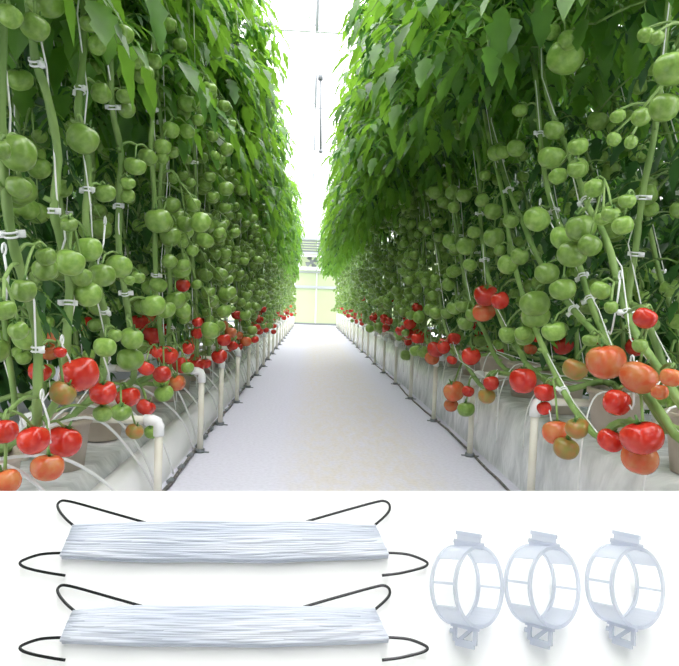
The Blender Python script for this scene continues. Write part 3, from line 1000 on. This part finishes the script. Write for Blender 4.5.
def twine_hook(dy, label):
    root = tag(empty('twine_hook', BP(225, 542 + dy)), label, 'twine hook', 'two twine-wound hooks on the board')
    o_ = root.location.copy()
    def P(x, y, h): return BP(x, y + dy, h) - o_
    # top edge and bottom edge of the wound bundle
    def top_(x): return 526 - 4.5 * min(1, (x - 73) / 70) + (3.2 * max(0, (x - 295) / 80))
    def bot_(x): return 556 + 3.6 * math.sin(min(1, max(0, (x - 60) / 330)) * PI) - 2.0 * max(0, (x - 330) / 60)
    b = MB(); NS = 17
    b2 = []
    for s_ in range(NS):
        f = (s_ + .5) / NS
        xl = 73 - 13 * f; xr = 375 + 14 * f
        pts = []
        ph = U(0, 6); am = U(.2, .7)
        for k in range(25):
            x = xl + (xr - xl) * k / 24
            y = top_(max(x, 73)) * (1 - f) + bot_(x) * f + am * math.sin(k * .7 + ph) + U(-.15, .15)
            hh = .0058 + .0018 * math.sin(f * PI) * math.sin(min(1, k / 4, (24 - k) / 4) * PI / 2) + .0003 * math.sin(k + ph)
            pts.append(P(x, y, hh))
        b.tube(pts, .00092, 6)
        pts2 = [p - bn * .003 for p in pts]
        b.tube(pts2, .001, 5)
    # fill core so nothing shows between the strands
    vs = []
    for k in range(25):
        for f, hh in ((.0, .0045), (.25, .0062), (.5, .0068), (.75, .0062), (1.0, .0045), (.5, .0005)):
            xl = 73 - 13 * f; xr = 375 + 14 * f; x = xl + (xr - xl) * k / 24
            vs.append(P(x, top_(max(x, 73)) * (1 - f) + bot_(x) * f, hh))
    fs = [(k * 6 + j, k * 6 + (j + 1) % 6, (k + 1) * 6 + (j + 1) % 6, (k + 1) * 6 + j) for k in range(24) for j in range(6)]
    fs += [tuple(range(6)), tuple(24 * 6 + j for j in range(6))]
    b.add(vs, fs)
    b.build('twine_bundle', M['twine'], root)
    wr = .00052
    H = .004
    for pl in ([(74, 526), (66, 519), (59.5, 511), (57.5, 505), (61, 501), (67, 501), (80, 504), (110, 512.5), (145, 522.5), (160, 528)],
               [(66, 553), (54, 553.2), (40, 554.5), (27, 558.5), (20, 562.5), (23, 566.5), (34, 570), (50, 573.2), (65, 575.5)],
               [(372, 528), (376, 524), (384, 517), (389.5, 510), (389, 504), (384, 501), (376, 502), (350, 509), (320, 517.5), (302, 523), (290, 528)],
               [(384, 553), (394, 553), (408, 554.5), (420, 558.5), (427.5, 563), (424, 567), (412, 570.5), (398, 573.5), (382, 575.5)]):
        b = MB(); b.tube(smooth_path([P(x, y, H) for x, y in pl], 5), wr * 1.35, 10)
        b.build('wire_hook', M['chrome'], root)


twine_hook(0, 'upper bundle of white twine wound on a four-ended dark wire hook')
twine_hook(84.6, 'lower bundle of white twine wound on a four-ended dark wire hook')


def ring_clip(px, py, label):
    """open ring of milky plastic: two rims joined by slotted bands, hinge tab on top, latch below"""
    d = ray(px, py).normalized()
    hgt = .0185
    cpos = BP(px, py, hgt)
    dist = (cpos - CP).dot(CR @ Vector((0, 0, -1)))
    s = dist / F                                   # metres per pixel here
    tow = -d; right = (CR @ Vector((0, 1, 0))).cross(tow).normalized(); upv = tow.cross(right).normalized()
    Rr = 36.8 * s
    yaw = R(51)
    ax = (tow * math.cos(yaw) + right * math.sin(yaw)).normalized()      # ring axis
    e1_ = (right * math.cos(yaw) - tow * math.sin(yaw)).normalized()
    e2_ = (upv + right * .03).normalized()
    W = 30 * s
    root = tag(empty('ring_clip', cpos), label, 'plant clip', 'ring clips on the board')
    def Q(a, r, w): return e1_ * (math.cos(a) * r) + e2_ * (math.sin(a) * r) + ax * w
    tk = 2.0 * s
    def band(b, a0, a1, w0, w1, r0, r1, n):
        vs = []
        for i in range(n + 1):
            a = a0 + (a1 - a0) * i / n
            vs += [Q(a, r0, w0), Q(a, r1, w0), Q(a, r1, w1), Q(a, r0, w1)]
        fs = [(4 * i + j, 4 * i + (j + 1) % 4, 4 * (i + 1) + (j + 1) % 4, 4 * (i + 1) + j) for i in range(n) for j in range(4)]
        fs += [(0, 1, 2, 3), (4 * n, 4 * n + 1, 4 * n + 2, 4 * n + 3)]
        b.add(vs, fs)
    b = MB()
    band(b, 0, 2 * PI, -W / 2 - 1.2 * s, -W / 2 + 1.6 * s, Rr - tk, Rr + tk * .6, 56)
    band(b, 0, 2 * PI, W / 2 - 1.6 * s, W / 2 + 1.2 * s, Rr - tk, Rr + tk * .6, 56)
    b.build('rim', M['clearclip'], root, False)
    b = MB()
    for a0, a1 in ((38, 142), (214, 326), (-1.8, 1.8), (178.2, 181.8), ):
        band(b, R(a0), R(a1), -W / 2 + 1.6 * s, W / 2 - 1.6 * s, Rr - tk * .5, Rr + tk * .2, 16)
    b.build('slotted_band', M['clearclip'], root, False)
    # hinge block on top
    def blk(b, c, hx, hy, hz, X=None, Y=None, Z=None):
        X = X or (ax * .96 + e1_ * .28).normalized(); Y = Y or e2_; Z = Z or X.cross(Y).normalized()
        pts = [c + X * sx * hx + Y * sy * hy + Z * sz * hz for sy in (-1, 1) for sx, sz in ((-1, -1), (1, -1), (1, 1), (-1, 1))]
        b.hexa(pts)
    tp = e2_ * (Rr + 6.5 * s)
    X1 = (right * .95 - upv * .1 + tow * .25).normalized()
    b = MB(); blk(b, tp, 12 * s, 6.5 * s, 1.6 * s, X1); blk(b, tp + upv * 5 * s, 13 * s, 1.8 * s, 3.2 * s, X1); blk(b, tp - upv * 6 * s, 14 * s, 2 * s, 5 * s, X1)
    b.build('hinge_tab', M['clearclip'], root, False)
    b = MB(); b.tube([tp - upv * 3.5 * s - X1 * 15.5 * s, tp - upv * 3.5 * s + X1 * 15.5 * s], 2.3 * s, 10)
    b.build('hinge_pin', M['clearclip'], root)
    bt = e2_ * -(Rr + 8.5 * s) + right * -1.0 * s
    b = MB()
    for sx in (-1, 1): blk(b, bt + X1 * 10 * s * sx, 1.6 * s, 7 * s, 3 * s, X1)
    blk(b, bt - upv * 7.5 * s, 9 * s, 3.2 * s, 3 * s, X1); blk(b, bt + upv * 8 * s, 13 * s, 2.4 * s, 5 * s, X1)
    dg = (X1 * .72 + upv * .69).normalized()
    blk(b, bt + upv * 0 * s, 11 * s, 1.6 * s, 2 * s, dg, (upv * .72 - X1 * .69).normalized())
    b.tube([bt - X1 * 15 * s + upv * 1 * s, bt - X1 * 9 * s + upv * 1 * s], 2.4 * s, 8)
    b.build('latch', M['clearclip'], root, False)


ring_clip(467.5, 585, 'milky clear plastic ring clip, the one nearest the twine bundles')
ring_clip(542.5, 585, 'milky clear plastic ring clip, middle one of three')
ring_clip(625, 585, 'milky clear plastic ring clip, farthest from the twine bundles')
